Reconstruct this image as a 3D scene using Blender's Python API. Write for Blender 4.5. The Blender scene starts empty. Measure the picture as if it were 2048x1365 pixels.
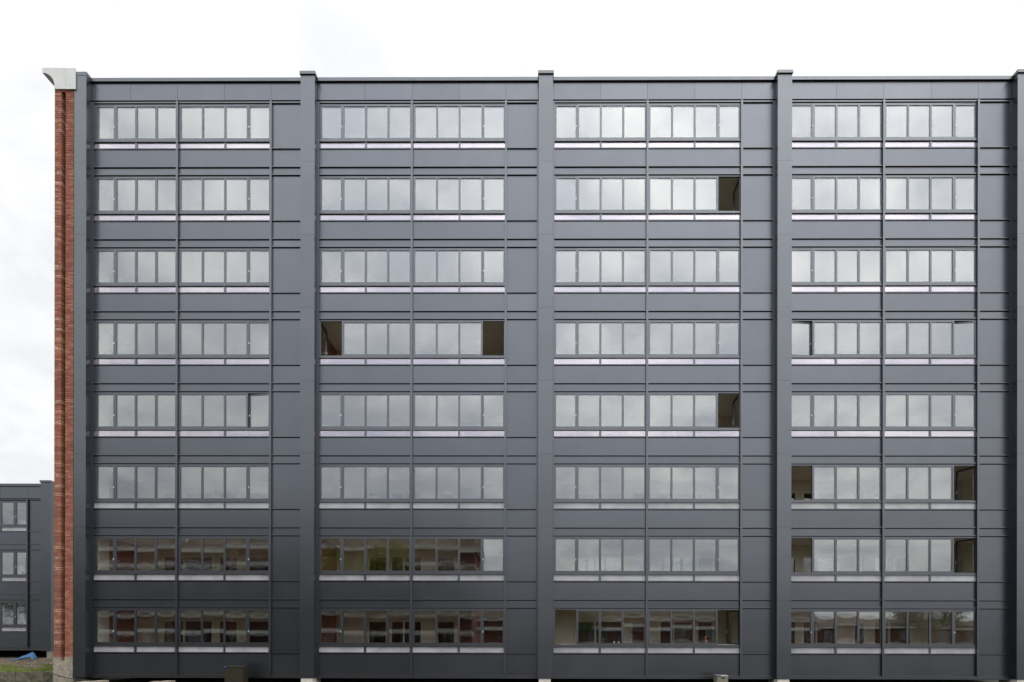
import bpy, bmesh, math, random
from mathutils import Vector, Matrix
random.seed(7)
sc = bpy.context.scene
COL = sc.collection

# ------------------------------------------------------------------ camera, sky, sun, exposure
S, U0, V0, EYE, D = 0.02, 1060.0, 1258.0, 2.2, 24.0     # metres per pixel on the facade plane, principal point, eye height, distance
def X(u): return (u - U0) * S
def Z(v): return EYE + (V0 - v) * S
YAW, ROLL = math.radians(0.26), math.radians(0.10)

cam = bpy.data.cameras.new('camera'); camo = bpy.data.objects.new('camera', cam); COL.objects.link(camo)
cam.sensor_width = 36.0; cam.lens = 36.0 * D / (2048 * S)
cam.shift_x = (1024 - U0) / 2048 + (D / S) * math.tan(YAW) / 2048
cam.shift_y = (V0 - 682.5) / 2048
cam.clip_start = 0.1; cam.clip_end = 3000
camo.matrix_world = (Matrix.Translation((0, -D, EYE)) @ Matrix.Rotation(YAW, 4, 'Z')
                     @ Matrix.Rotation(math.radians(90), 4, 'X') @ Matrix.Rotation(ROLL, 4, 'Z'))
sc.camera = camo

SUN_EL, SUN_AZ = math.radians(55), math.radians(47)      # azimuth from -Y towards +X (behind the camera, to its right)
sund = Vector((math.sin(SUN_AZ) * math.cos(SUN_EL), -math.cos(SUN_AZ) * math.cos(SUN_EL), math.sin(SUN_EL)))
sl = bpy.data.lights.new('sun', 'SUN'); sl.energy = 0.7; sl.angle = math.radians(20); sl.color = (1.0, 0.96, 0.9)
slo = bpy.data.objects.new('sun', sl); COL.objects.link(slo)
slo.rotation_euler = sund.to_track_quat('Z', 'Y').to_euler()

world = bpy.data.worlds.new('World'); sc.world = world; world.use_nodes = True
wn, wl = world.node_tree.nodes, world.node_tree.links
wn.clear()
def N(tree, t, **kw):
    n = tree.nodes.new(t)
    for k, v in kw.items():
        if k.startswith('i_'):
            key = k[2:]
            n.inputs[int(key) if key.isdigit() else key.replace('_', ' ')].default_value = v
        else: setattr(n, k, v)
    return n
WT = world.node_tree
def wmath(op, a, b=None, c=None):
    n = WT.nodes.new('ShaderNodeMath'); n.operation = op
    for i, q in enumerate((a, b, c)):
        if q is None: continue
        if isinstance(q, (int, float)): n.inputs[i].default_value = q
        else: wl.new(q, n.inputs[i])
    return n.outputs[0]
tc = N(WT, 'ShaderNodeTexCoord'); sep = N(WT, 'ShaderNodeSeparateXYZ'); wl.new(tc.outputs['Generated'], sep.inputs[0])
sx, sy, sz = sep.outputs
zc = wmath('MAXIMUM', sz, 0.0)
sky = N(WT, 'ShaderNodeTexSky', sky_type='NISHITA'); sky.sun_disc = False
sky.sun_elevation = SUN_EL; sky.sun_rotation = math.radians(180) - SUN_AZ
# cloud deck: direction projected on a flat layer overhead
den = wmath('ADD', zc, 0.22)
cx, cy = wmath('DIVIDE', sx, den), wmath('DIVIDE', sy, den)
comb = N(WT, 'ShaderNodeCombineXYZ'); wl.new(cx, comb.inputs[0]); wl.new(cy, comb.inputs[1])
n1 = N(WT, 'ShaderNodeTexNoise', i_Scale=5.2, i_Detail=8.0, i_Roughness=0.58, i_Distortion=0.5); wl.new(comb.outputs[0], n1.inputs['Vector'])
n2 = N(WT, 'ShaderNodeTexNoise', i_Scale=1.15, i_Detail=4.0, i_Roughness=0.5); wl.new(comb.outputs[0], n2.inputs['Vector'])
mixn = wmath('ADD', wmath('MULTIPLY', n1.outputs[0], 0.55), wmath('MULTIPLY', n2.outputs[0], 0.45))
cr = N(WT, 'ShaderNodeValToRGB'); wl.new(mixn, cr.inputs[0])
cr.color_ramp.elements[0].position = 0.41; cr.color_ramp.elements[0].color = (0.655, 0.69, 0.76, 1)
cr.color_ramp.elements[1].position = 0.605; cr.color_ramp.elements[1].color = (1.17, 1.165, 1.15, 1)
south = wmath('MULTIPLY_ADD', sy, -0.5, 0.5)          # 1 on the sun's side, 0 behind the block, where the cloud is an even veil
veil = N(WT, 'ShaderNodeMix', data_type='RGBA'); wl.new(wmath('MULTIPLY_ADD', south, 0.8, 0.2), veil.inputs[0])
veil.inputs[6].default_value = (0.975, 0.965, 0.958, 1); wl.new(cr.outputs[0], veil.inputs[7])
# overcast luminance: brighter overhead, and round the veiled sun
dotn = N(WT, 'ShaderNodeVectorMath', operation='DOT_PRODUCT'); wl.new(tc.outputs['Generated'], dotn.inputs[0]); dotn.inputs[1].default_value = sund
glow = wmath('POWER', wmath('MAXIMUM', dotn.outputs['Value'], 0.0), 3.4)
SKY_H, SKY_Z, SKY_G, SKY_N = 6.9, 30.0, 12.5, 2.2      # horizon, rise to the zenith, veiled sun, thinner cloud behind the block
lum = wmath('ADD', SKY_H, wmath('MULTIPLY', wmath('MULTIPLY', wmath('POWER', zc, 1.6), wmath('POWER', south, 1.5)), SKY_Z))
lum = wmath('ADD', lum, wmath('MULTIPLY', wmath('MULTIPLY_ADD', sy, 0.5, 0.5), SKY_N))
lumv = N(WT, 'ShaderNodeCombineXYZ')
for i_, tint_ in enumerate((1.05, 1.0, 0.95)): wl.new(wmath('ADD', lum, wmath('MULTIPLY', glow, SKY_G * tint_)), lumv.inputs[i_])
vm = N(WT, 'ShaderNodeVectorMath', operation='MULTIPLY'); wl.new(veil.outputs[2], vm.inputs[0]); wl.new(lumv.outputs[0], vm.inputs[1])
mx = N(WT, 'ShaderNodeMix', data_type='RGBA'); mx.inputs[0].default_value = 0.92
wl.new(sky.outputs[0], mx.inputs[6]); wl.new(vm.outputs[0], mx.inputs[7])
bg = N(WT, 'ShaderNodeBackground'); bg.inputs['Strength'].default_value = 0.12; wl.new(mx.outputs[2], bg.inputs[0])
wo = N(WT, 'ShaderNodeOutputWorld'); wl.new(bg.outputs[0], wo.inputs[0])

sc.view_settings.view_transform = 'Standard'; sc.view_settings.look = 'None'
sc.view_settings.exposure = 0.0; sc.view_settings.gamma = 1.0; sc.view_settings.use_curve_mapping = False
sc.render.engine = 'CYCLES'
sc.cycles.max_bounces = 10; sc.cycles.glossy_bounces = 6; sc.cycles.diffuse_bounces = 4
sc.cycles.transparent_max_bounces = 24; sc.cycles.use_denoising = True
sc.cycles.caustics_reflective = False; sc.cycles.caustics_refractive = False

# ------------------------------------------------------------------ materials
MATS = {}
def newmat(name):
    m = bpy.data.materials.new(name); m.use_nodes = True
    t = m.node_tree; t.nodes.clear()
    out = N(t, 'ShaderNodeOutputMaterial')
    MATS[name] = m
    return m, t, out
def noise(t, scale, detail=4.0, rough=0.55, vec=None):
    n = N(t, 'ShaderNodeTexNoise', i_Scale=scale, i_Detail=detail, i_Roughness=rough)
    if vec is None:
        g = N(t, 'ShaderNodeNewGeometry'); vec = g.outputs['Position']
    t.links.new(vec, n.inputs['Vector'])
    return n
def ramp(t, fac, stops):
    r = N(t, 'ShaderNodeValToRGB'); e = r.color_ramp.elements
    while len(e) < len(stops): e.new(0.5)
    for q, (p, c) in zip(e, stops): q.position = p; q.color = (*c, 1)
    t.links.new(fac, r.inputs[0]); return r.outputs[0]
def surf(name, lo, hi, scale=3.0, rough=0.7, metallic=0.0, bump=0.0, bscale=60.0, spec=0.5, obj_var=0.0, detail=5.0, rvar=0.0, streak=0.0):
    m, t, out = newmat(name)
    p = N(t, 'ShaderNodeBsdfPrincipled'); t.links.new(p.outputs[0], out.inputs[0])
    n = noise(t, scale, detail)
    c = ramp(t, n.outputs[0], [(0.3, lo), (0.7, hi)])
    if streak:                                             # faint rain runs: noise drawn out vertically
        gs = N(t, 'ShaderNodeNewGeometry'); mp = N(t, 'ShaderNodeMapping'); t.links.new(gs.outputs['Position'], mp.inputs['Vector'])
        mp.inputs['Scale'].default_value = (7.0, 7.0, 0.45)
        ns = noise(t, 1.0, 4.0, 0.6, mp.outputs[0]); ms_ = N(t, 'ShaderNodeMapRange'); t.links.new(ns.outputs[0], ms_.inputs[0])
        ms_.inputs[1].default_value = 0.3; ms_.inputs[2].default_value = 0.7; ms_.inputs[3].default_value = 1 - streak; ms_.inputs[4].default_value = 1 + streak
        sv = N(t, 'ShaderNodeVectorMath', operation='SCALE'); t.links.new(c, sv.inputs[0]); t.links.new(ms_.outputs[0], sv.inputs['Scale']); c = sv.outputs[0]
    if obj_var:
        oi = N(t, 'ShaderNodeObjectInfo')
        mr = N(t, 'ShaderNodeMapRange'); t.links.new(oi.outputs['Random'], mr.inputs[0])
        mr.inputs[3].default_value = 1 - obj_var; mr.inputs[4].default_value = 1 + obj_var
        sc_ = N(t, 'ShaderNodeVectorMath', operation='SCALE'); t.links.new(c, sc_.inputs[0]); t.links.new(mr.outputs[0], sc_.inputs['Scale'])
        c = sc_.outputs[0]
    t.links.new(c, p.inputs['Base Color'])
    p.inputs['Roughness'].default_value = rough; p.inputs['Metallic'].default_value = metallic
    p.inputs['Specular IOR Level'].default_value = spec
    if rvar:
        nr = noise(t, 0.9, 4.0); mr2 = N(t, 'ShaderNodeMapRange'); t.links.new(nr.outputs[0], mr2.inputs[0])
        mr2.inputs[1].default_value = 0.3; mr2.inputs[2].default_value = 0.7
        mr2.inputs[3].default_value = rough - rvar; mr2.inputs[4].default_value = rough + rvar
        t.links.new(mr2.outputs[0], p.inputs['Roughness'])
    if bump:
        nb = noise(t, bscale, 3.0); b = N(t, 'ShaderNodeBump', i_Strength=bump, i_Distance=0.01)
        t.links.new(nb.outputs[0], b.inputs['Height']); t.links.new(b.outputs[0], p.inputs['Normal'])
    return m

PANEL = surf('coated_panel', (0.119, 0.127, 0.142), (0.127, 0.135, 0.150), scale=1.0, rough=0.30, metallic=0.955, streak=0.012, obj_var=0.05, rvar=0.02, detail=2.0)
FIN = surf('coated_fin', (0.119, 0.127, 0.140), (0.127, 0.135, 0.148), scale=1.0, rough=0.32, metallic=0.955, streak=0.012, obj_var=0.03, rvar=0.02, detail=2.0)
FRAME = surf('coated_frame', (0.118, 0.125, 0.137), (0.132, 0.138, 0.15), scale=5, rough=0.36, metallic=1.0)
DARK = surf('dark_joint_and_shade', (0.01, 0.01, 0.011), (0.014, 0.014, 0.015), rough=0.9)  # near-black for open joints, and for shade painted under rails and floors
CREAM = surf('cream_plaster', (0.70, 0.65, 0.54), (0.76, 0.71, 0.60), scale=2, rough=0.85)
CREAMF = surf('cream_paint', (0.76, 0.73, 0.62), (0.82, 0.79, 0.68), scale=4, rough=0.5)
SLAB = surf('ceiling_board', (0.68, 0.63, 0.52), (0.74, 0.69, 0.58), scale=3, rough=0.9)
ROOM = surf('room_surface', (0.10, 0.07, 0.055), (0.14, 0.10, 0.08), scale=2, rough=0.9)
CONC = surf('concrete', (0.15, 0.13, 0.10), (0.36, 0.315, 0.25), scale=9, rough=0.9, bump=0.35, bscale=70, detail=8)
CONC_PALE = surf('pale_concrete', (0.42, 0.40, 0.35), (0.66, 0.63, 0.56), scale=6, rough=0.9, bump=0.3, bscale=50)
KERB = surf('weathered_kerb', (0.035, 0.032, 0.022), (0.16, 0.145, 0.10), scale=7, rough=0.95, bump=0.5, bscale=40, detail=8)
CORNICE = surf('white_cornice', (0.52, 0.53, 0.51), (0.58, 0.59, 0.57), scale=3, rough=0.6)
CABINET = surf('olive_cabinet', (0.016, 0.0135, 0.0055), (0.022, 0.0185, 0.008), scale=6, rough=0.5, bump=0.1, bscale=120)
CABINET2 = surf('grey_green_cabinet', (0.13, 0.125, 0.085), (0.19, 0.18, 0.13), scale=14, rough=0.6, bump=0.2, bscale=120)
BLUE = surf('blue_sticker', (0.03, 0.08, 0.62), (0.04, 0.10, 0.70), rough=0.4)
STICK = surf('white_sticker', (0.7, 0.7, 0.7), (0.75, 0.75, 0.75), rough=0.5)
BLACK = surf('black_rubber', (0.012, 0.012, 0.013), (0.02, 0.02, 0.02), rough=0.5)
STEEL = surf('bright_steel', (0.75, 0.76, 0.78), (0.82, 0.83, 0.85), rough=0.3, metallic=0.3)
TARP = surf('blue_tarpaulin', (0.005, 0.075, 0.20), (0.012, 0.13, 0.30), scale=5, rough=0.4)
PLANK = surf('pale_plank', (0.42, 0.40, 0.36), (0.62, 0.60, 0.55), scale=9, rough=0.8)
DIRT = None
ASPH = surf('gravel_ground', (0.040, 0.042, 0.034), (0.075, 0.075, 0.062), scale=4, rough=0.95, bump=0.4, bscale=30, detail=9)
GRASS = surf('grass_blade', (0.07, 0.12, 0.015), (0.20, 0.25, 0.03), scale=8, rough=0.7)
YELLOW = surf('yellow_petal', (0.80, 0.42, 0.01), (0.85, 0.5, 0.02), rough=0.6)
CANDLE = surf('cream_wax', (0.72, 0.66, 0.50), (0.78, 0.72, 0.56), rough=0.5)
GIRAFFE = surf('orange_wood', (0.48, 0.17, 0.025), (0.62, 0.27, 0.05), scale=60, rough=0.5)
DRIED = surf('dried_flower', (0.25, 0.13, 0.08), (0.6, 0.5, 0.4), scale=40, rough=0.9)
ROOF_T = surf('brown_tiles', (0.040, 0.025, 0.016), (0.060, 0.038, 0.025), scale=5, rough=0.85)
WHITE = surf('white_band', (0.50, 0.50, 0.48), (0.58, 0.58, 0.56), scale=3, rough=0.7)
FLATROOF = surf('roof_felt', (0.05, 0.05, 0.05), (0.07, 0.07, 0.07), rough=0.9)
BARK = surf('bark', (0.05, 0.04, 0.03), (0.10, 0.085, 0.065), scale=20, rough=0.95)
LEAF = surf('spring_leaf', (0.14, 0.15, 0.015), (0.32, 0.30, 0.035), scale=3, rough=0.6)
LEAF2 = surf('green_leaf', (0.045, 0.075, 0.015), (0.09, 0.13, 0.03), scale=3, rough=0.6)

def glass(name, f0, tint, bumpy=0.0, gloss=(1, 1, 1)):
    m, t, out = newmat(name)
    lw = N(t, 'ShaderNodeLayerWeight'); lw.inputs[0].default_value = 0.5
    pw = N(t, 'ShaderNodeMath', operation='POWER'); t.links.new(lw.outputs['Facing'], pw.inputs[0]); pw.inputs[1].default_value = 5.0
    ma = N(t, 'ShaderNodeMath', operation='MULTIPLY_ADD'); t.links.new(pw.outputs[0], ma.inputs[0]); ma.inputs[1].default_value = 1 - f0; ma.inputs[2].default_value = f0
    tr = N(t, 'ShaderNodeBsdfTransparent'); tr.inputs[0].default_value = (*tint, 1)
    gl = N(t, 'ShaderNodeBsdfGlossy'); gl.inputs['Roughness'].default_value = 0.0; gl.inputs['Color'].default_value = (*gloss, 1)
    if bumpy:
        nb = noise(t, 1.6, 2.0); b = N(t, 'ShaderNodeBump', i_Strength=bumpy, i_Distance=0.004)
        t.links.new(nb.outputs[0], b.inputs['Height']); t.links.new(b.outputs[0], gl.inputs['Normal'])
    ms = N(t, 'ShaderNodeMixShader'); t.links.new(ma.outputs[0], ms.inputs[0]); t.links.new(tr.outputs[0], ms.inputs[1]); t.links.new(gl.outputs[0], ms.inputs[2])
    t.links.new(ms.outputs[0], out.inputs[0])
    return m
GLASS = glass('window_glass', 0.165, (0.985, 0.99, 0.985), gloss=(0.94, 0.97, 1.0))
LILAC = glass('lilac_glass', 0.29, (0.84, 0.80, 0.88), gloss=(0.985, 0.955, 1.0))
INNER = glass('inner_glass', 0.10, (0.80, 0.82, 0.80), bumpy=0.05)
# frosted strips of the lower floors
m, t, out = newmat('frosted_glass'); FROST = m
p = N(t, 'ShaderNodeBsdfPrincipled'); t.links.new(p.outputs[0], out.inputs[0])
n = noise(t, 1.3, 2.0); t.links.new(ramp(t, n.outputs[0], [(0.35, (0.30, 0.30, 0.315)), (0.62, (0.40, 0.40, 0.415))]), p.inputs['Base Color'])
p.inputs['Roughness'].default_value = 0.16; p.inputs['Specular IOR Level'].default_value = 0.9
# bricks: colour per brick
def brickmat(name, stops, rough=0.85):
    m, t, out = newmat(name)
    p = N(t, 'ShaderNodeBsdfPrincipled'); t.links.new(p.outputs[0], out.inputs[0]); p.inputs['Roughness'].default_value = rough
    g = N(t, 'ShaderNodeNewGeometry')
    c = ramp(t, g.outputs['Random Per Island'], stops)
    n = noise(t, 25, 5.0); n0 = noise(t, 0.8, 3.0)
    mrr = N(t, 'ShaderNodeMapRange'); t.links.new(n.outputs[0], mrr.inputs[0]); mrr.inputs[3].default_value = 0.7; mrr.inputs[4].default_value = 1.3
    mr0 = N(t, 'ShaderNodeMapRange'); t.links.new(n0.outputs[0], mr0.inputs[0]); mr0.inputs[3].default_value = 0.7; mr0.inputs[4].default_value = 1.3
    mm = N(t, 'ShaderNodeMath', operation='MULTIPLY'); t.links.new(mrr.outputs[0], mm.inputs[0]); t.links.new(mr0.outputs[0], mm.inputs[1])
    v = N(t, 'ShaderNodeVectorMath', operation='SCALE'); t.links.new(c, v.inputs[0]); t.links.new(mm.outputs[0], v.inputs['Scale'])
    t.links.new(v.outputs[0], p.inputs['Base Color'])
    b = N(t, 'ShaderNodeBump', i_Strength=0.4, i_Distance=0.006); t.links.new(n.outputs[0], b.inputs['Height']); t.links.new(b.outputs[0], p.inputs['Normal'])
    return m
BRICK = brickmat('red_brick', [(0.0, (0.18, 0.060, 0.038)), (0.45, (0.245, 0.080, 0.047)), (0.8, (0.29, 0.105, 0.062)), (1.0, (0.34, 0.16, 0.095))])
MORTAR = surf('mortar', (0.15, 0.10, 0.08), (0.30, 0.22, 0.18), scale=12, rough=0.95)
PALE_M = surf('pale_mortar', (0.55, 0.46, 0.34), (0.70, 0.60, 0.46), scale=20, rough=0.95)
def bricktex(name, c1, c2, mo, sc_=1.0, plane='XZ'):
    m, t, out = newmat(name)
    p = N(t, 'ShaderNodeBsdfPrincipled'); t.links.new(p.outputs[0], out.inputs[0]); p.inputs['Roughness'].default_value = 0.9
    g = N(t, 'ShaderNodeNewGeometry'); s_ = N(t, 'ShaderNodeSeparateXYZ'); c_ = N(t, 'ShaderNodeCombineXYZ'); t.links.new(g.outputs['Position'], s_.inputs[0])
    t.links.new(s_.outputs[plane[0]], c_.inputs[0]); t.links.new(s_.outputs[plane[1]], c_.inputs[1])
    b = N(t, 'ShaderNodeTexBrick'); t.links.new(c_.outputs[0], b.inputs['Vector'])
    b.inputs['Scale'].default_value = 1.0; b.inputs['Color1'].default_value = (*c1, 1); b.inputs['Color2'].default_value = (*c2, 1); b.inputs['Mortar'].default_value = (*mo, 1)
    b.inputs['Brick Width'].default_value = 0.22 * sc_; b.inputs['Row Height'].default_value = 0.07 * sc_; b.inputs['Mortar Size'].default_value = 0.008 * sc_
    t.links.new(b.outputs['Color'], p.inputs['Base Color'])
    return m
BRICK_YZ = bricktex('inner_brick', (0.25, 0.075, 0.04), (0.33, 0.11, 0.06), (0.25, 0.2, 0.17), plane='YZ')
BRICK_XZ = bricktex('house_brick', (0.10, 0.028, 0.017), (0.14, 0.042, 0.026), (0.12, 0.09, 0.075), plane='XZ')
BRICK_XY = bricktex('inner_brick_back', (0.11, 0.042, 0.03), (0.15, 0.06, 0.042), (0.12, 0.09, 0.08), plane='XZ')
m, t, out = newmat('bare_earth'); DIRT = m
p = N(t, 'ShaderNodeBsdfPrincipled'); t.links.new(p.outputs[0], out.inputs[0]); p.inputs['Roughness'].default_value = 0.95
n = noise(t, 1.1, 8.0, 0.65); t.links.new(ramp(t, n.outputs[0], [(0.30, (0.042, 0.028, 0.018)), (0.5, (0.072, 0.048, 0.032)), (0.56, (0.105, 0.08, 0.052)), (0.66, (0.075, 0.085, 0.022))]), p.inputs['Base Color'])
nb = noise(t, 6, 6.0); b = N(t, 'ShaderNodeBump', i_Strength=0.8, i_Distance=0.05); t.links.new(nb.outputs[0], b.inputs['Height']); t.links.new(b.outputs[0], p.inputs['Normal'])

# ------------------------------------------------------------------ geometry helpers
def link(o, parent=None):
    COL.objects.link(o)
    if parent is not None: o.parent = parent
    return o
CUBE_F = [(0, 1, 3, 2), (4, 6, 7, 5), (0, 4, 5, 1), (2, 3, 7, 6), (0, 2, 6, 4), (1, 5, 7, 3)]
class MB:
    def __init__(s): s.v = []; s.f = []
    def box(s, x0, x1, y0, y1, z0, z1, M=None):
        b = len(s.v)
        pts = [Vector((x, y, z)) for x in (x0, x1) for y in (y0, y1) for z in (z0, z1)]
        s.v += [tuple(M @ p) if M else tuple(p) for p in pts]
        s.f += [tuple(b + i for i in f) for f in CUBE_F]; return s
    def tube(s, pts, radii, n=8):
        pts = [Vector(p) for p in pts]; rings = []
        for i, p in enumerate(pts):
            d = (pts[min(i + 1, len(pts) - 1)] - pts[max(i - 1, 0)]).normalized()
            a = d.orthogonal().normalized() if i == 0 else (rings_a - d * rings_a.dot(d)).normalized()
            rings_a = a; bb = d.cross(a); r = radii[i] if isinstance(radii, (list, tuple)) else radii
            rings.append(len(s.v))
            s.v += [tuple(p + (a * math.cos(2 * math.pi * k / n) + bb * math.sin(2 * math.pi * k / n)) * r) for k in range(n)]
        for q in range(len(rings) - 1):
            for k in range(n):
                s.f.append((rings[q] + k, rings[q] + (k + 1) % n, rings[q + 1] + (k + 1) % n, rings[q + 1] + k))
        s.f.append(tuple(rings[0] + k for k in reversed(range(n)))); s.f.append(tuple(rings[-1] + k for k in range(n)))
        return s
    def prism(s, poly, y0, y1):           # poly in (x, z), counter-clockwise seen from -Y
        b = len(s.v); n = len(poly)
        s.v += [(x, y0, z) for x, z in poly] + [(x, y1, z) for x, z in poly]
        s.f.append(tuple(b + i for i in range(n))); s.f.append(tuple(b + n + i for i in reversed(range(n))))
        for i in range(n):
            j = (i + 1) % n; s.f.append((b + i, b + n + i, b + n + j, b + j))
        return s
    def mesh(s, name, mat, smooth=False):
        me = bpy.data.meshes.new(name); me.from_pydata(s.v, [], s.f); me.materials.append(mat)
        if smooth: me.polygons.foreach_set('use_smooth', [True] * len(me.polygons))
        me.update(); return me
    def build(s, name, mat, parent=None, loc=(0, 0, 0), smooth=False):
        o = bpy.data.objects.new(name, s.mesh(name, mat, smooth)); o.location = loc
        return link(o, parent)
def inst(name, me, parent=None, loc=(0, 0, 0), scale=(1, 1, 1), rz=0.0):
    o = bpy.data.objects.new(name, me); o.location = loc; o.scale = scale; o.rotation_euler = (0, 0, rz)
    return link(o, parent)
UNIT = {}
def box(name, mat, parent, x0, x1, y0, y1, z0, z1):
    if mat.name not in UNIT:
        UNIT[mat.name] = MB().box(-.5, .5, -.5, .5, -.5, .5).mesh('box_' + mat.name, mat)
    return inst(name, UNIT[mat.name], parent, ((x0 + x1) / 2, (y0 + y1) / 2, (z0 + z1) / 2), (abs(x1 - x0), abs(y1 - y0), abs(z1 - z0)))
def tag(o, label=None, cat=None, group=None, kind=None):
    if label: o['label'] = label
    if cat: o['category'] = cat
    if group: o['group'] = group
    if kind: o['kind'] = kind
    return o
def empty(name, loc=(0, 0, 0)):
    o = bpy.data.objects.new(name, None); o.location = loc; o.empty_display_size = 0.3
    return link(o)
EPS = 4.1e-6
def rect(px, py):                         # photo pixel -> upright facade pixel
    d = px - U0; g = 1 - EPS * d
    return U0 + d * g, V0 + (py - V0) * g
def P(px, py, y):                         # photo pixel at depth y -> X, Z
    u, v = rect(px, py); f = (D + y) / D
    return (u - U0) * S * f, EYE + (V0 - v) * S * f

# double glazing: two faintly bowed sheets
def pane_mesh(i, mat, amp=1.0):
    rnd = random.Random(100 + i); n = 8; vs = []; fs = []
    a0 = amp * rnd.uniform(0.0008, 0.0024); a1 = amp * rnd.uniform(0.0006, 0.0018); tx = amp * rnd.uniform(-.004, .004); tz = amp * rnd.uniform(-.004, .004)
    for side, y in ((-1, -0.012), (1, 0.012)):
        for r in range(n + 1):
            for c in range(n + 1):
                x, z = c / n - .5, r / n - .5
                bow = (1 - 4 * x * x) * (1 - 4 * z * z)
                vs.append((x, y - (a0 * bow if side < 0 else -a1 * bow) + tx * x + tz * z, z))
    q = (n + 1) ** 2
    for r in range(n):
        for c in range(n):
            a = r * (n + 1) + c
            fs.append((a, a + 1, a + n + 2, a + n + 1)); fs.append((q + a, q + a + n + 1, q + a + n + 2, q + a + 1))
    ns = len(fs)
    rim = [c for c in range(n + 1)] + [r * (n + 1) + n for r in range(1, n + 1)] + [n * (n + 1) + c for c in range(n - 1, -1, -1)] + [r * (n + 1) for r in range(n - 1, 0, -1)]
    for k in range(len(rim)):
        a, b2 = rim[k], rim[(k + 1) % len(rim)]; e0 = len(vs); vs += [vs[b2], vs[a], vs[q + a], vs[q + b2]]; fs.append((e0, e0 + 1, e0 + 2, e0 + 3))
    me = bpy.data.meshes.new('pane'); me.from_pydata(vs, [], fs); me.materials.append(mat)
    me.polygons.foreach_set('use_smooth', [k < ns for k in range(len(fs))]); me.update()
    return me
PANES = [pane_mesh(i, GLASS) for i in range(16)]
LILACS = [pane_mesh(20 + i, LILAC, .15) for i in range(4)]
FROSTS = [pane_mesh(30, FROST, .15)]
INNERS = [pane_mesh(40, INNER)]

# ------------------------------------------------------------------ windows
HANDLE = MB().box(-.015, .015, -.014, .0, -.032, .032).box(-.009, .009, -.03, -.014, -.02, .024).mesh('handle', STEEL)
INHANDLE = MB().box(-.014, .014, 0, .02, -.06, .06).box(-.10, .012, .03, .048, -.01, .01).box(-.01, .01, .02, .035, -.01, .01).mesh('handle', BLACK)
FRAMES = {}
def px(a): return a * S
def window_frame(key, outer, glassx, sash, split, strip):
    """outer=(l,r), glassx=list of panes, sash=index of the opening light, split=post in the lower strip; pixels relative to the main mullion / glass top"""
    if key in FRAMES: return FRAMES[key]
    m = MB(); F0, F1 = -0.03, 0.05
    l, r = outer; g = glassx
    def b(x0, x1, v0, v1, y0=F0, y1=F1): m.box(px(x0), px(x1), y0, y1, -px(v1), -px(v0))
    sx0, sx1 = g[sash][0] - 2.6, g[sash][1] + 2.6
    b(l, r, -4.2, -2.8)                                   # head
    b(l, r, 66.0, 69.2)                                   # bottom rail
    b(l, r, 69.2, 71.0, -0.055, F1)                       # drip sill
    if sash == 0:
        b(l, sx0, -2.8, 66.0); fx0, fx1 = sx1, r
    else:
        b(sx1, r, -2.8, 66.0); fx0, fx1 = l, sx0
    fixed = [q for i, q in enumerate(g) if i != sash]
    b(fx0, fx1, -2.8, 0); b(fx0, fx1, 63.3, 66.0)
    xs = [fx0] + [q for pr in fixed for q in pr] + [fx1]
    for i in range(0, len(xs), 2): b(xs[i], xs[i + 1], 0, 63.3)
    b(split[0], split[1], 71.0, 82.6, -0.03, 0.04)
    FRAMES[key] = m.mesh('window', FRAME)
    return FRAMES[key]
SASHES = {}
def sash_mesh(w, hinge):                                   # hinge 'l' or 'r'; origin on the hinge edge, outer face at y=-0.024
    k = (round(w, 1), hinge)
    if k in SASHES: return SASHES[k]
    m = MB(); s_ = 1 if hinge == 'l' else -1; W = w * S; f = 2.6 * S
    def b(x0, x1, z0, z1):
        a, c = sorted((x0 * s_, x1 * s_)); m.box(a, c, -0.024, 0.046, z0, z1)
    top, bot = px(2.7), -px(65.9)
    b(0.002, f, bot, top); b(W - f, W - .002, bot, top); b(f, W - f, top - px(2.7), top); b(f, W - f, bot, bot + px(2.6))
    SASHES[k] = m.mesh('sash', FRAME); return SASHES[k]
rw = random.Random(3)
def make_window(bld, key, x, z, outer, g, sash, split, angle, strip_kind):
    w = inst('window', window_frame(key, outer, g, sash, split, True), bld, (x, 0, z))
    for i, (a, b_) in enumerate(g):
        if i == sash: continue
        inst('pane', rw.choice(PANES), w, (px((a + b_) / 2), 0.004, -px(31.65)), (px(b_ - a) + .01, 1, px(63.3) + .01))
    a, b_ = g[sash]; hinge = 'l' if sash == 0 else 'r'
    hx = px(a - 2.6) if hinge == 'l' else px(b_ + 2.6)
    ang = math.radians(angle) * (1 if hinge == 'l' else -1)
    sw = b_ - a + 5.2
    inst('sash', sash_mesh(sw, hinge), w, (hx, 0, 0), rz=ang)
    cs = px(sw) / 2 * (1 if hinge == 'l' else -1)
    R = Matrix.Rotation(ang, 3, 'Z')
    c = R @ Vector((cs, 0.008, 0))
    inst('pane', rw.choice(PANES), w, (hx + c.x, c.y, -px(31.65)), (px(b_ - a) + .01, 1, px(63.3) + .01), ang)
    hv = R @ Vector((2 * cs * 0.966, -0.024, 0))
    inst('handle', HANDLE, w, (hx + hv.x, hv.y, -px(41)), rz=ang)
    if angle > 60:
        hv = R @ Vector((2 * cs * 0.966, 0.046, 0))
        inst('handle', INHANDLE, w, (hx + hv.x, hv.y, -px(46)), rz=ang)
    # lower strip
    lo = FROSTS if strip_kind == 'f' else LILACS
    for a, b_ in ((outer[0] + .6, split[0]), (split[1], outer[1] - .2)):
        inst('lower_pane', rw.choice(lo), w, (px((a + b_) / 2), 0.012, -px(76.9)), (px(b_ - a) + .008, 1, px(11.6) + .008))
    return w

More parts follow.
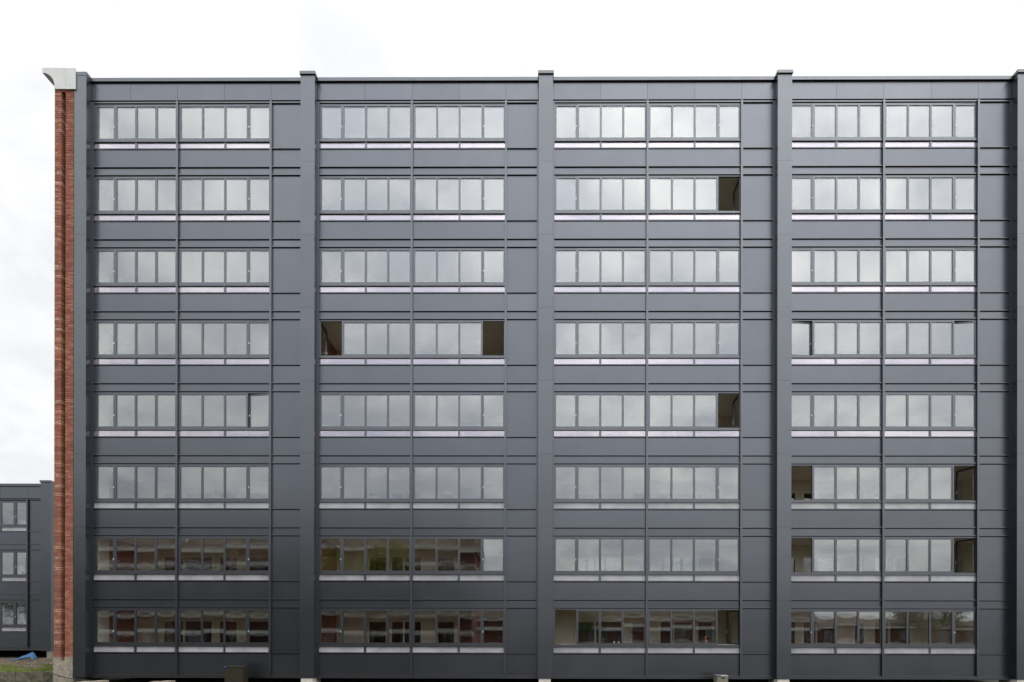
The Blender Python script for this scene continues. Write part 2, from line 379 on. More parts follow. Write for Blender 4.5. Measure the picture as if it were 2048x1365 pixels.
T = [213.6 + 144.2 * k for k in range(8)]
M1 = [353.0 + 469.7 * b for b in range(4)]
MW = 187.6                                              # second mullion, pixels right of the first
FINL = [157.3] + [605.5 + 470.0 * k for k in range(4)]
FINR = [181.2] + [q + 28.0 for q in FINL[1:]]
GA = [(-181, -142.7), (-136, -94.7), (-90.7, -49.7), (-45.7, -4.5)]
GA0 = [(-162, -129), (-122.6, -86), (-82, -45.5), (-41.5, -4.5)]
GB = [(6.3, 48), (51.6, 93), (96.6, 138.3), (144.3, 182.8)]
OPEN = {(1, 2, 'B'): 92, (3, 1, 'A'): 93, (3, 1, 'B'): 97, (3, 3, 'A'): 5.5, (3, 3, 'B'): 6.5, (4, 0, 'B'): 4.5, (4, 2, 'B'): 92,
        (5, 3, 'A'): 100, (5, 3, 'B'): 80, (6, 3, 'A'): 100, (6, 3, 'B'): 80, (7, 2, 'A'): 97, (7, 2, 'B'): 76}

# ------------------------------------------------------------------ the setting
g = MB().box(-500, 500, -400, 500, -1.0, 0.0).build('ground', ASPH); tag(g, kind='structure')

# ------------------------------------------------------------------ main building
B = empty('apartment_building', (0, 0, 0))
tag(B, 'eight storey apartment block clad in anthracite panels with tall vertical fins', 'building')
XR = X(2110)                                            # the block goes on past the right edge
DEPTH = 9.8
def rail(x0, x1, v0, v1, p=0.05): return box('rail', FRAME, B, X(x0), X(x1), -p, 0.0, Z(v1), Z(v0))
for b in range(4):
    fl, fr = FINR[b], FINL[b + 1]
    m1, m2 = M1[b], M1[b] + MW
    tl, trr = fl + 3.6, fr - 3.2
    # edge trims beside the fins and the two mullions
    box('edge_trim', FRAME, B, X(fl), X(tl), -0.045, 0.05, Z(1350.5), Z(204.5))
    box('edge_trim', FRAME, B, X(trr), X(fr), -0.045, 0.05, Z(1350.5), Z(204.5))
    for mm in (m1, m2): box('mullion', FRAME, B, X(mm - 2), X(mm + 2), -0.095, 0.055, Z(1350.5), Z(204.5))
    segs = ((tl, m1 - 2), (m1 + 2, m2 - 2), (m2 + 2, trr))
    # fascia
    cuts = [fl + .3] + [q for q in (m1 - 94, m1, m1 + 94, m1 + MW) if fl + 30 < q < fr - 20] + [fr - .3]
    for a, c in zip(cuts, cuts[1:]):
        pn = box('fascia_panel', PANEL, B, X(a) + .004, X(c) - .004, -0.062, -0.01, Z(202.2), Z(167.6))
    box('fascia_backing', DARK, B, X(fl), X(fr), -0.006, 0.04, Z(209), Z(162))
    box('parapet_cap', FRAME, B, X(fl) + .002, X(fr) - .002, -0.135, 0.35, Z(167.0), Z(160.2))
    for a, c in segs: rail(a, c, 204.6, 207.2)
    for k in range(8):
        t = T[k]
        if k:
            for a, c in segs: rail(a, c, t - 8.8, t - 6.6)
        for a, c in segs:
            rail(a, c, t + 82.9, t + 84.8, 0.05 if a > m2 else 0.028)
            if k < 7: rail(a, c, t + 119.6, t + 121.6)
        for a, c in segs:
            bot = t + 119.6 if k < 7 else t + 128.2
            box('spandrel_panel', PANEL, B, X(a), X(c), 0.0, 0.045, Z(bot), Z(t + 86.3))
            if k < 7: box('slab_edge_panel', PANEL, B, X(a), X(c), 0.0, 0.045, Z(t + 135.4), Z(t + 123.1))
            else:
                rail(a, c, t + 128.2, t + 130.4)
        a, c = segs[2]
        box('side_panel', PANEL, B, X(a), X(c), 0.0, 0.045, Z(t + 82.6), Z(t - 5.1))
        for vv in (t - 5.6, t + 86.0) + ((t + 122.8,) if k < 7 else ()): box('rail_shade_backing', DARK, B, X(fl), X(fr), 0.046, 0.0515, Z(vv + .6), Z(vv - 2.2))  # near-black strips in the gaps, painted shade deepening the line under each rail
        # inner parapet behind the spandrels and the head of the window openings
        box('parapet_wall', CREAM, B, X(fl), X(fr), 0.052, 0.16, Z(t + 120), Z(t + 83.5))
        box('side_pier', CREAM, B, X(m2 - 1.5), X(fr), 0.056, 0.165, Z(t + 83.5), Z(t - 9))
        box('head_infill', FRAME, B, X(tl), X(m2 - 2), 0.0, 0.05, Z(t - 4.2), Z(t - 5.6))
        sk = 'f' if k >= 5 else 'l'
        oa, ga = ((-168.2 if b == 0 else -185.4, -2.0), GA0 if b == 0 else GA)
        make_window(B, 'A0' if b == 0 else 'A', X(m1), Z(t), oa, ga, 0, (ga[1][1], ga[2][0]), OPEN.get((k, b, 'A'), 0), sk)
        make_window(B, 'B', X(m1), Z(t), (2.0, 185.6), GB, 3, (GB[1][1], GB[2][0]), OPEN.get((k, b, 'B'), 0), sk)
    box('base_rail', FRAME, B, X(fl), X(fr), -0.035, 0.05, Z(1357.6), Z(1351.2))
# fins, one panel per storey
for i in range(5):
    l, r = FINL[i], FINR[i]
    d0 = -0.36
    box('fin_core', DARK, B, X(l) + .015, X(r) - .015, d0 + .015, 0.3, Z(1355), Z(162))
    edges = [165.5] + [tt + 123 for tt in T[:7]] + [1356]
    for a, c in zip(edges, edges[1:]):
        o = MB().box(X(l), X(r), d0, 0.02, Z(c) + .005, Z(a)).build('fin_panel', FIN, B)
    if i: box('fin_cap', FRAME, B, X(l) - .03, X(r) + .03, d0 - .05, 0.36, Z(165.5), Z(159.8))
    else: box('fin_cap', FRAME, B, X(l) + .002, X(r) + .012, d0 - .01, 0.36, Z(165.5), Z(158.6))
    if i: box('foundation_block', CONC_PALE, B, X(l) + .04, X(r) - .05, d0 + .03, 0.6, -0.3, Z(1356.6))
# block goes on right of the last fin
box('spandrel_panel', PANEL, B, X(FINR[4]), XR, 0.0, 0.05, Z(1356), Z(162))
box('parapet_cap', FRAME, B, X(FINR[4]), XR, -0.135, 0.35, Z(167.0), Z(160.2))
# structure: slabs, party walls, roof, rear wall
xl, xr = X(150), XR
for k in range(9):
    v0 = T[k] - 24.5 if k < 8 else T[7] + 119.6
    v1 = T[k] - 7.5 if k < 8 else T[7] + 134
    for b in range(4):
        box('floor_slab', SLAB, B, X((FINL[b] + FINR[b]) / 2) + .13, X((FINL[b + 1] + FINR[b + 1]) / 2) - .13, 0.056, DEPTH - .01, Z(v1), Z(v0) - .002)
for i in range(5):
    xm = X((FINL[i] + FINR[i]) / 2)
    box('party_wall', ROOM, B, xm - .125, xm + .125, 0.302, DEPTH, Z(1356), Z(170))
box('flat_roof', FLATROOF, B, xl, xr, 0.36, DEPTH + .3, Z(190), Z(176))
box('rear_wall', PANEL, B, xl, xr, DEPTH + .02, DEPTH + .3, 0.0, Z(176.2))
box('crawlspace_shade', DARK, B, xl + 1.2, xr, 2.2, 2.4, -0.1, Z(1357))  # near-black sheet standing in for the shade beneath the block

# loggias: linings, back walls with their glazing
LAY = {0: [(218, 335), (345, 392), (408, 474)], 1: [(688, 734), (740, 814), (846, 890)],
       2: [(1163, 1272), (1290, 1332), (1354, 1434), (1440, 1480)], 3: [(1600, 1668), (1680, 1758), (1796, 1824), (1842, 1930)]}
YB = 2.8
LAY = {b: [tuple(U0 + (q - U0) * 0.977 for q in o_) for o_ in L_] for b, L_ in LAY.items()}
HEAD, FLOOR = 16.5, 119.0                               # pixels below the glass top
for b in range(4):
    xa, xb = X((FINL[b] + FINR[b]) / 2) + .126, X((FINL[b + 1] + FINR[b + 1]) / 2) - .126
    wallm = MB(); opens = LAY[b]
    xs = [xa] + [X(q) for o_ in opens for q in o_] + [xb]
    for i in range(0, len(xs), 2): wallm.box(xs[i], xs[i + 1], YB, YB + .18, -px(FLOOR), px(7))
    for o_ in opens: wallm.box(X(o_[0]), X(o_[1]), YB, YB + .18, -px(HEAD), px(7))
    me_w = wallm.mesh('back_wall', CREAM)
    fr_m = []
    for o_ in opens:
        q = MB(); a, c = X(o_[0]), X(o_[1]); f = .07; zt, zb = -px(HEAD), -px(FLOOR)
        q.box(a, a + f, YB - .03, YB + .1, zb, zt); q.box(c - f, c, YB - .03, YB + .1, zb, zt); q.box(a + f, c - f, YB - .03, YB + .1, zt - f, zt)
        if c - a > 1.3:
            mid = a + (c - a) * .42; q.box(mid - .035, mid + .035, YB - .02, YB + .1, zb, zt - f)
        fr_m.append((q.mesh('glazing_frame', CREAMF), a, c, zt, zb))
    for k in range(8):
        z = Z(T[k])
        bw = inst('back_wall', me_w, B, (0, 0, z))
        for (me_f, a, c, zt, zb) in fr_m:
            inst('glazing_frame', me_f, bw)
            inst('glazing', INNERS[0], bw, ((a + c) / 2, YB + .05, (zt + zb) / 2), (c - a - .05, 1, zt - zb - .02))
        # party wall linings: fair-faced brick on the left, plaster on the right
        box('wall_lining', BRICK_YZ, B, xa, xa + .03, 1.0 if b == 0 else .35, YB, z - px(FLOOR), z + px(7))
        if b == 0: box('plaster_pier', CREAMF, B, xa, xa + .10, 0.17, 0.998, z - px(FLOOR), z + px(7))
        box('wall_lining', CREAM, B, xb - .03, xb, .17, YB, z - px(FLOOR), z + px(7))
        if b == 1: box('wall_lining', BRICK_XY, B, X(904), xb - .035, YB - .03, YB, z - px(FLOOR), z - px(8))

# ------------------------------------------------------------------ brick gable end with cornice and plinth
YP = -0.34
xL, zT = P(108, 181, YP); xG0, _ = P(121.3, 181, YP); xG1, _ = P(130.0, 181, YP); xR, _ = P(146.0, 181, YP)
_, zB = P(120, 1316.5, YP)
gw = MB()
gw.box(xL + .008, xG0 - .008, YP + .008, DEPTH, zB, zT + .05)
gw.box(xG0 - .008, xG1 + .008, YP + .30, DEPTH, zB, zT + .05)
gw.box(xG1 + .008, xR - .006, YP + .008, DEPTH, zB, zT + .05)
gwo = gw.build('gable_wall', MORTAR, B)
bk = MB(); pm = MB(); rb = random.Random(5)
pitch = 0.0696; nc = int((zT - zB) / pitch)
gr0, gr1 = P(121.3, 195, YP)[1], 0
for i in range(nc + 1):
    z0 = zB + i * pitch + .007; z1 = z0 + .0545
    if z1 > zT + .04: break
    j = rb.uniform(-.002, .002)
    lw_, rw_ = xG0 - xL, xR - xG1
    if i % 2:  cutsL = [0, lw_]
    else:      cutsL = [0, lw_ * .46, lw_]
    cutsR = [0, rw_ * .64, rw_] if i % 2 else [0, rw_ * .32, rw_]
    for cl, base in ((cutsL, xL), (cutsR, xG1)):
        for a, c in zip(cl, cl[1:]):
            e = rb.uniform(-.0025, .0025)
            bk.box(base + a + (.006 if a else 0), base + c - (.006 if c < cl[-1] else 0), YP + e, YP + .296 if base == xL else YP + .2, z0, z1)
    # flank and groove back
    for yy in (0.0, .21, .42, .63):
        bk.box(xL - rb.uniform(0, .004), xL + .05, YP + .30 + yy + .006, YP + .30 + yy + .20, z0, z1)
    bk.box(xG0 + .006, xG1 - .006, YP + .288, YP + .32, z0, z1)
    py_here = 1316.5 - i * pitch / (S * .9858)
    ph = (py_here - 1077) % 146.6
    if any(abs(ph - q) < 1.77 for q in (0, 21.2, 42.4, 63.0)) and rb.random() < .93:
        for zz in (z0 - .014, z1 + .001): pm.box(xL - .001, xG0 + .001, YP + .0035, YP + .26, zz, zz + .0125)
        pm.box(xL + lw_ * .46 - .011, xL + lw_ * .46 + .011, YP - .001, YP + .03, z0, z1)
    elif 120 < py_here < 560 and rb.random() < .22:
        pm.box(xL + .01, xL + lw_ * rb.uniform(.5, .98), YP + .004, YP + .05, z1 + .001, z1 + .0125)
bo = bk.build('bricks', BRICK, gwo); tag(bo, kind='stuff')
po = pm.build('pale_joints', PALE_M, gwo); tag(po, kind='stuff')
zg = P(125, 186, YP)[1]
MB().box(xG0 - .01, xG1 + .01, YP + .002, YP + .25, zg, zT + .04).build('groove_lintel', BRICK, gwo)
# plinth
pl = MB(); zp = P(120, 1323, YP)[1]
pl.box(xL - .015, xR, YP - .02, 1.2, -.3, zp); pl.box(xL - .015, xG0, YP - .02, 1.2, zp, zB); pl.box(xG1, xR, YP - .02, 1.2, zp, zB); pl.box(xG0, xG1, YP + .28, 1.2, zp, zB)
pl.build('plinth', CONC, B)
# cornice with its cove
YC = -0.40
def C(a, b_): return P(a, b_, YC)
prof = [C(83, 138), C(83, 148)]
for i in range(1, 10):
    a = math.radians(90 - 90 * i / 9.0); prof.append(C(83 + 24 * math.cos(a), 172 - 24 * math.sin(a)))
prof += [C(107, 180), C(129.6, 180), C(129.6, 138)]
MB().prism(prof, YC, DEPTH).build('cornice', CORNICE, B)
a0, a1 = C(130.1, 180.6), C(149.5, 138.6)
MB().box(a0[0], a1[0], YC - .006, -.365, a0[1], a1[1]).build('cornice', CORNICE, B)
a0, a1 = C(131, 181), C(146.5, 141)
MB().box(a0[0], a1[0], -.364, 0.02, a0[1] + .4, a1[1]).build('cornice_backing', DARK, B)

# ------------------------------------------------------------------ lower wing on the left, further back
YA = 10.7
A = empty('lower_wing', (0, YA, 0))
tag(A, 'three storey wing with the same anthracite cladding behind the brick gable', 'building')
ax, _ = P(56.5, 1000, YA)
def AX(r): return ax + r * S
TA = [P(40, 1007.5 + 100.0 * k, YA)[1] for k in range(3)]
GAa = [(-357, -323), (-317, -282), (-278, -243), (-239, -204)]
GAb = [(-160, -124), (-120, -84), (-78 + 1.4, -42), (-33.4, -4.6)]
def abox(name, mat, x0, x1, y0, y1, z0, z1): return box(name, mat, A, AX(x0), AX(x1), y0, y1, z0, z1)
LE = -470; finl = (90 - 56.5) * 1.4458; finr = finl + 30
ztop = P(40, 970.5, YA)[1]; zbase = P(40, 1303, YA)[1]
pz = S
for mm in (0, -164.5, -362): abox('mullion', FRAME, mm - 2, mm + 2, -.095, .055, zbase + .12, TA[0] + 9 * pz)
segs = ((LE, -364), (-360, -166.5), (-162.5, -2), (2, finl))
for a, c in zip((LE, -364, -270, -164, -78, 0, finl), (-364, -270, -164, -78, 0, finl)):
    abox('fascia_panel', PANEL, a + .2, c - .2, -.062, -.01, TA[0] + 11.4 * pz, ztop - .17)
abox('fascia_backing', DARK, LE, finl, -.006, .04, TA[0] + 5 * pz, ztop - .05)
abox('parapet_cap', FRAME, LE, finl, -.135, .35, ztop - .15, ztop)
for k in range(3):
    z = TA[k]
    for i, (a, c) in enumerate(segs):
        abox('rail', FRAME, a, c, -.05, 0, z + 6.6 * pz, z + 8.8 * pz)
        abox('rail', FRAME, a, c, -.05, 0, z - 84.8 * pz, z - 82.6 * pz)
        bot = z - 119.6 * pz if k < 2 else z - 129 * pz
        abox('rail', FRAME, a, c, -.05, 0, bot - 2 * pz, bot)
        abox('spandrel_panel', PANEL, a, c, 0, .045, bot, z - 84.8 * pz)
        if k < 2: abox('slab_edge_panel', PANEL, a, c, 0, .045, z - 135.4 * pz, z - 121.6 * pz)
        if i in (0, 3): abox('side_panel', PANEL, a, c, 0, .045, z - 82.6 * pz, z + 6.6 * pz)
        else: abox('head_infill', FRAME, a, c, 0, .05, z + 4.2 * pz, z + 6.6 * pz)
    w1 = make_window(A, 'a1', AX(0), z, (-162.5, -2), GAb, 3, (GAb[1][1], GAb[2][0]), 0, 'f')
    w2 = make_window(A, 'a2', AX(0), z, (-360, -166.5 - 36), GAa, 0, (GAa[1][1], GAa[2][0]), 0, 'f')
    abox('side_panel', PANEL, -202, -166.5, 0, .045, z - 82.6 * pz, z + 6.6 * pz)
    abox('floor_slab', SLAB, LE, finr, .06, 8, z - 136 * pz, z - 121 * pz)
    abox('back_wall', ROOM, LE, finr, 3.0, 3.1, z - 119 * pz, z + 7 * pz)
    for (o0, o1) in ((-150, -82), (-70, 20)):
        q = abox('glazing', INNER, o0, o1, 2.95, 2.98, z - 119 * pz, z - 26 * pz)
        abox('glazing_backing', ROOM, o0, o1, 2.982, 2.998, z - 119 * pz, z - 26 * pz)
        abox('glazing_frame', CREAMF, o0 - 4, o0, 2.93, 2.998, z - 119 * pz, z - 22 * pz)
        abox('glazing_frame', CREAMF, o1, o1 + 4, 2.93, 2.998, z - 119 * pz, z - 22 * pz)
        abox('glazing_frame', CREAMF, o0, o1, 2.93, 2.998, z - 26 * pz, z - 22 * pz)
abox('base_rail', FRAME, LE, finl, -.035, .05, zbase, zbase + .13)
abox('floor_slab', SLAB, LE, finr, .06, 8, TA[0] + 9 * pz, ztop - .2)
abox('fin_panel', FIN, finl, finr, -.3, .3, zbase - .02, ztop + .02)
abox('fin_cap', FRAME, finl - 1.5, finr, -.35, .33, ztop + .02, ztop + .14)
abox('end_wall', PANEL, finr - 4, finr, .3, 8, zbase, ztop)
abox('end_wall', PANEL, LE, LE + 4, .06, 8, zbase, ztop)
abox('rear_wall', PANEL, LE, finr, 8, 8.2, .3, ztop)
abox('crawlspace_shade', DARK, LE, finr, 1.6, 1.8, .2, zbase)  # same near-black sheet, painted dark for the void under the wing
xs0, _ = P(94.0, 1310, YA - .25)
box('foundation_block', CONC, A, xs0, AX(finr), -.26, .5, .2, zbase - .02)

# ------------------------------------------------------------------ rough ground, kerb and small things on the left
ZD = 0.40
kx0, ky0, kx1, ky1 = xL + .06, 0.55, -27.0, -2.0       # kerb line from the gable to the left
def kerb_y(x): return ky0 + (x - kx0) / (kx1 - kx0) * (ky1 - ky0)
gm = MB(); nx, ny = 90, 110; rd = random.Random(9)
from mathutils import noise as mn
for j in range(ny + 1):
    for i in range(nx + 1):
        x = xL + .1 + (i / nx) * (-34 - xL); fy = (j / ny) ** 1.5; y0 = kerb_y(x) + .06
        y = y0 + fy * (26 - y0)
        edge = min(1, (y - y0) / .6)
        h = mn.fractal(Vector((x * .9, y * .9, 2)), 1.0, 2.1, 4) * .045 + mn.noise(Vector((x * 4, y * 4, 5))) * .02
        gm.v.append((x, y, ZD + h * (0.25 + .75 * edge) + .006 * max(y, 0)))
for j in range(ny):
    for i in range(nx):
        a = j * (nx + 1) + i; gm.f.append((a, a + nx + 1, a + nx + 2, a + 1))
go = gm.build('earth_bank', DIRT, smooth=True); tag(go, kind='structure')
def ground_z(x, y):
    return ZD + mn.fractal(Vector((x * .9, y * .9, 2)), 1.0, 2.1, 4) * .045 + mn.noise(Vector((x * 4, y * 4, 5))) * .02 + .006 * max(y, 0)
dirv = Vector((kx1 - kx0, ky1 - ky0, 0)); L = dirv.length; ang = math.atan2(dirv.y, dirv.x)
K = empty('concrete_kerb', (kx0, ky0, 0)); K.rotation_euler = (0, 0, ang)
tag(K, 'weathered concrete kerb edging the bare earth beside the brick gable', 'kerb')
nseg = 9
for i in range(nseg):
    MB().box(i * L / nseg + .006, (i + 1) * L / nseg - .006, -.05, .06, -.05, ZD + .03 + (i % 3) * .004).build('kerb_stone', KERB, K)
# grass blades
gb = MB(); rg = random.Random(21)
def blade(x, y, h, w):
    z = ground_z(x, y) - .01; a = rg.uniform(0, 6.28); dx, dy = math.cos(a) * w, math.sin(a) * w; lx, ly = rg.uniform(-.5, .5) * h, rg.uniform(-.5, .5) * h
    b0 = len(gb.v); gb.v += [(x - dx, y - dy, z), (x + dx, y + dy, z), (x + lx, y + ly, z + h)]; gb.f.append((b0, b0 + 1, b0 + 2))
for _ in range(620):
    x = rg.uniform(-25.5, xL - .05); y = kerb_y(x) + .1 + abs(rg.gauss(0, 1)) * 2.2
    cov = mn.noise(Vector((x * .8, y * .8, 11)))
    if cov < -.04: continue
    for q in range(rg.randint(20, 60)):
        blade(x + rg.gauss(0, .14), y + rg.gauss(0, .14), rg.uniform(.05, .15), .006)
for _ in range(120):
    x = rg.uniform(-30, -22); y = rg.uniform(3, 10)
    if mn.noise(Vector((x * .5, y * .5, 3))) < .0: continue
    for q in range(rg.randint(8, 22)): blade(x + rg.gauss(0, .15), y + rg.gauss(0, .15), rg.uniform(.04, .1), .008)
tag(gb.build('grass', GRASS), 'patchy green grass growing on the bare earth', 'grass', kind='stuff')
# stones lying on the earth
st = MB(); 
for _ in range(110):
    x = rg.uniform(-31, xL - .2); y = kerb_y(x) + .2 + rg.uniform(0, 10); r = rg.uniform(.015, .05)
    Mx = Matrix.Translation((x, y, ground_z(x, y) + r * .2)) @ Matrix.Rotation(rg.uniform(0, 6), 4, 'Z') @ Matrix.Rotation(rg.uniform(-.4, .4), 4, 'X')
    st.box(-r * 1.3, r * 1.3, -r, r, -r * .5, r * .5, Mx)
tag(st.build('rubble', CONC), 'scattered pale rubble chips lying on the earth', 'rubble', kind='stuff')
# dandelions
def dandelion(x, y, h, label):
    z = ground_z(x, y)
    e = empty('dandelion', (x, y, z)); tag(e, label, 'flower', 'dandelions in the grass by the kerb')
    MB().tube([(0, 0, -.02), (.01, 0, h)], .004, 5).build('stem', GRASS, e)
    f = MB()
    for k in range(14):
        a = k * 2.4; r = .05; f.v += [(.01, 0, h), (.01 + r * math.cos(a), r * math.sin(a), h + .02), (.01 + r * math.cos(a + .5), r * math.sin(a + .5), h + .02)]
        n0 = len(f.v) - 3; f.f.append((n0, n0 + 1, n0 + 2))
    f.tube([(.01, 0, h - .01), (.01, 0, h + .025)], [.02, .03], 8); f.build('flower_head', YELLOW, e)
    lf = MB()
    for k in range(5):
        a = k * 1.3 + .2; n0 = len(lf.v); lf.v += [(0, 0, .01), (.05 * math.cos(a + .3), .05 * math.sin(a + .3), .03), (.12 * math.cos(a), .12 * math.sin(a), .02), (.05 * math.cos(a - .3), .05 * math.sin(a - .3), .03)]
        lf.f.append((n0, n0 + 1, n0 + 2, n0 + 3))
    lf.build('leaves', GRASS, e)
dandelion(-19.6, 1.7, .10, 'yellow dandelion right beside the brick gable and pale plank')
dandelion(-21.7, 2.2, .11, 'yellow dandelion in the middle of the grass')
dandelion(-22.4, 0.7, .09, 'yellow dandelion nearest the kerb')
# tarpaulin
tx0, tz0 = P(25, 1321, 8.25); tx1, _ = P(71, 1320, 8.25)
tm = MB(); nn, mmm = 26, 10
for j in range(mmm + 1):
    for i in range(nn + 1):
        u, v = i / nn, j / mmm
        x = tx0 + u * (tx1 - tx0); y = 8.1 + v * .35 + .04 * mn.noise(Vector((u * 5, v * 3, 1)))
        hgt = (.05 + .52 * max(0, u - .22) ** .8 * (1 - max(0, u - .88) * 7)) * math.sin(math.pi * min(1, v * .75 + .12))
        hgt += .05 * abs(mn.noise(Vector((u * 9, v * 5, 4)))) + .035 * mn.noise(Vector((u * 20, v * 8, 7)))
        tm.v.append((x, y, ground_z(x, y) + max(hgt, .02)))
for j in range(mmm):
    for i in range(nn):
        a = j * (nn + 1) + i; tm.f.append((a, a + 1, a + nn + 2, a + nn + 1))
to = tm.build('tarpaulin', TARP); md = to.modifiers.new('thickness', 'SOLIDIFY'); md.thickness = .01
tag(to, 'crumpled blue tarpaulin on the earth under the lower wing', 'tarpaulin')
# plank by the gable
pk = MB().box(-.42, .42, -.07, .07, -.015, .015, Matrix.Rotation(.0, 4, 'X'))
po2 = pk.build('plank', PLANK, None, (-19.35, 1.05, ZD + .10)); po2.rotation_euler = (.15, -.12, .35)
tag(po2, 'pale wooden plank lying in the grass against the brick gable', 'plank')
# cable
def cable_pt(a, b_, y): x, z = P(a, b_, y); return (x, y, z)
cb = MB().tube([cable_pt(84, 1344, .9), cable_pt(97, 1347, .3), cable_pt(107, 1350.5, -.55), cable_pt(122, 1355, -.62), cable_pt(138, 1358.5, -.6), cable_pt(150, 1360, -.6), cable_pt(170, 1362, -.62), cable_pt(196, 1365, -.7), cable_pt(215, 1372, -.8)], .017, 8)
tag(cb.build('cable', BLACK, smooth=True), 'black cable trailing past the concrete plinth of the brick gable', 'cable')
# loose slabs at the foot of the facade
def slab(a0, a1, top, y, rz, rx, label):
    x0, z = P(a0, top, y); x1, _ = P(a1, top, y)
    m_ = MB().box(-(x1 - x0) / 2, (x1 - x0) / 2, -.22, .22, -z - .05, 0)
    me_v = m_.v
    o = m_.build('concrete_slab', CONC, None, ((x0 + x1) / 2, y, z)); o.rotation_euler = (rx, 0, rz)
    tag(o, label, 'slab', 'loose concrete slabs at the foot of the facade')
slab(162, 186, 1364.6, -.8, .12, .0, 'loose pale concrete slab lying closest to the brick gable')
slab(191, 210, 1363.4, -.9, -.1, .0, 'loose pale concrete slab second from the brick gable')
slab(304, 320, 1364.8, -.8, .2, .0, 'small loose concrete slab left of the olive cabinet')
slab(326, 344, 1363.6, -.95, -.05, .0, 'loose pale concrete slab nearest the olive cabinet')

# utility cabinets
def cabinet(name, mat, a0, a1, top, y, depth, label, sticker, lockx):
    x0, zt = P(a0, top, y); x1, _ = P(a1, top, y); w = x1 - x0
    c = empty(name, ((x0 + x1) / 2, y + depth / 2, 0)); tag(c, label, 'cabinet')
    h = zt; hw, hd = w / 2, depth / 2
    MB().box(-hw + .01, hw - .01, -hd + .012, hd, -.1, h - .03).build('body', mat, c)
    MB().box(-hw + .03, hw - .03, -hd, -hd + .0118, .06, h - .05).build('door', mat, c)
    MB().box(-hw, hw, -hd - .015, hd + .01, h - .0295, h).build('lid', mat, c)
    lx = -hw + w * lockx
    MB().box(lx - .05, lx + .05, -hd - .012, -hd - .0005, h - .115, h - .075).tube([(lx + .06, -hd - .02, h - .095), (lx + .06, -hd - .001, h - .095)], .026, 12).build('lock', BLACK, c)
    s0, s1 = sticker
    MB().box(-hw + w * s0, -hw + w * s1, -hd - .018, -hd - .0155, h - .03, h - .004).build('sticker', BLUE, c)
    return c, hw, hd, h
cabinet('utility_cabinet', CABINET, 448.5, 487.5, 1334.5, -1.0, .40, 'dark olive utility cabinet in front of the leftmost bay', (0.0, .10), .36)
c, hw, hd, h = cabinet('utility_cabinet', CABINET2, 1433.5, 1457, 1350.5, -1.0, .40, 'small grey green utility cabinet in front of the third bay', (.08, .30), .5)
MB().box(-hw + .36 * 2 * hw, hw - .02, -hd - .018, -hd - .0155, h - .026, h - .008).build('sticker', STICK, c)

# things on the window sill of the ground floor, third bay
ys = 0.30; zs = Z(T[7] + 66.0)
box('window_board', CREAMF, B, X(FINR[2]) + .3, X(M1[2] + MW) - .1, 0.166, 0.42, zs - .03, zs)
def sill(apx): return P(apx, 1285, ys)[0]
gi = empty('giraffe_figurine', (sill(1412), ys, zs)); tag(gi, 'small orange giraffe figurine on the ground floor window sill', 'figurine')
bd = MB()
bd.tube([(.035, 0, .15), (-.005, 0, .17), (-.03, 0, .175)], [.022, .026, .02], 8)
bd.tube([(-.02, 0, .165), (-.02, 0, .23), (-.012, 0, .30)], [.022, .013, .010], 8)
bd.tube([(-.0, 0, .315), (-.025, 0, .305), (-.062, 0, .288)], [.014, .016, .008], 8)
for sy_ in (-1, 1):
    bd.tube([(-.008, .008 * sy_, .315), (-.03 * 0 + .0, .016 * sy_, .35)], [.004, .006], 6)
    bd.tube([(.004, .008 * sy_, .31), (.036, .018 * sy_, .345)], [.006, .007], 6)
    bd.tube([(-.006, .008 * sy_, .31), (-.04, .02 * sy_, .348)], [.005, .006], 6)
bd.build('body', GIRAFFE, gi, smooth=True)
for lx in (-.022, .03):
    for ly in (-.014, .014): MB().tube([(lx, ly, 0), (lx, ly, .155)], [.008, .010], 6).build('leg', GIRAFFE, gi)
MB().tube([(.036, 0, .155), (.048, 0, .10)], [.005, .004], 5).build('tail', GIRAFFE, gi)
for apx, hh, lab in ((1228.5, .12, 'pale candle on the ground floor sill, left one of two'), (1237.5, .10, 'pale candle on the ground floor sill, right one of two')):
    ce = empty('candle', (sill(apx), ys, zs)); tag(ce, lab, 'candle', 'candles on the window sill')
    MB().tube([(0, 0, 0), (0, 0, hh - .006), (0, 0, hh)], [.036, .036, .03], 14).build('wax', CANDLE, ce, smooth=False)
    MB().tube([(0, 0, hh - .002), (.002, 0, hh + .014)], .003, 5).build('wick', BLACK, ce)
de = empty('dried_flowers', (sill(1302.5), ys, zs)); tag(de, 'small bunch of dried flowers on the ground floor sill beside the mullion', 'flowers')
MB().tube([(0, 0, 0), (0, 0, .02), (0, 0, .045)], [.05, .06, .045], 12).build('bowl', DRIED, de)
dm = MB(); rdx = random.Random(4)
for _ in range(26):
    a = rdx.uniform(-1, 1); b_ = rdx.uniform(-.5, .5); h_ = rdx.uniform(.06, .14)
    dm.tube([(0, 0, .03), (a * .05, b_ * .05, h_ * .7), (a * .11, b_ * .08, h_)], [.003, .003, .009], 5)
dm.build('stems', DRIED, de)

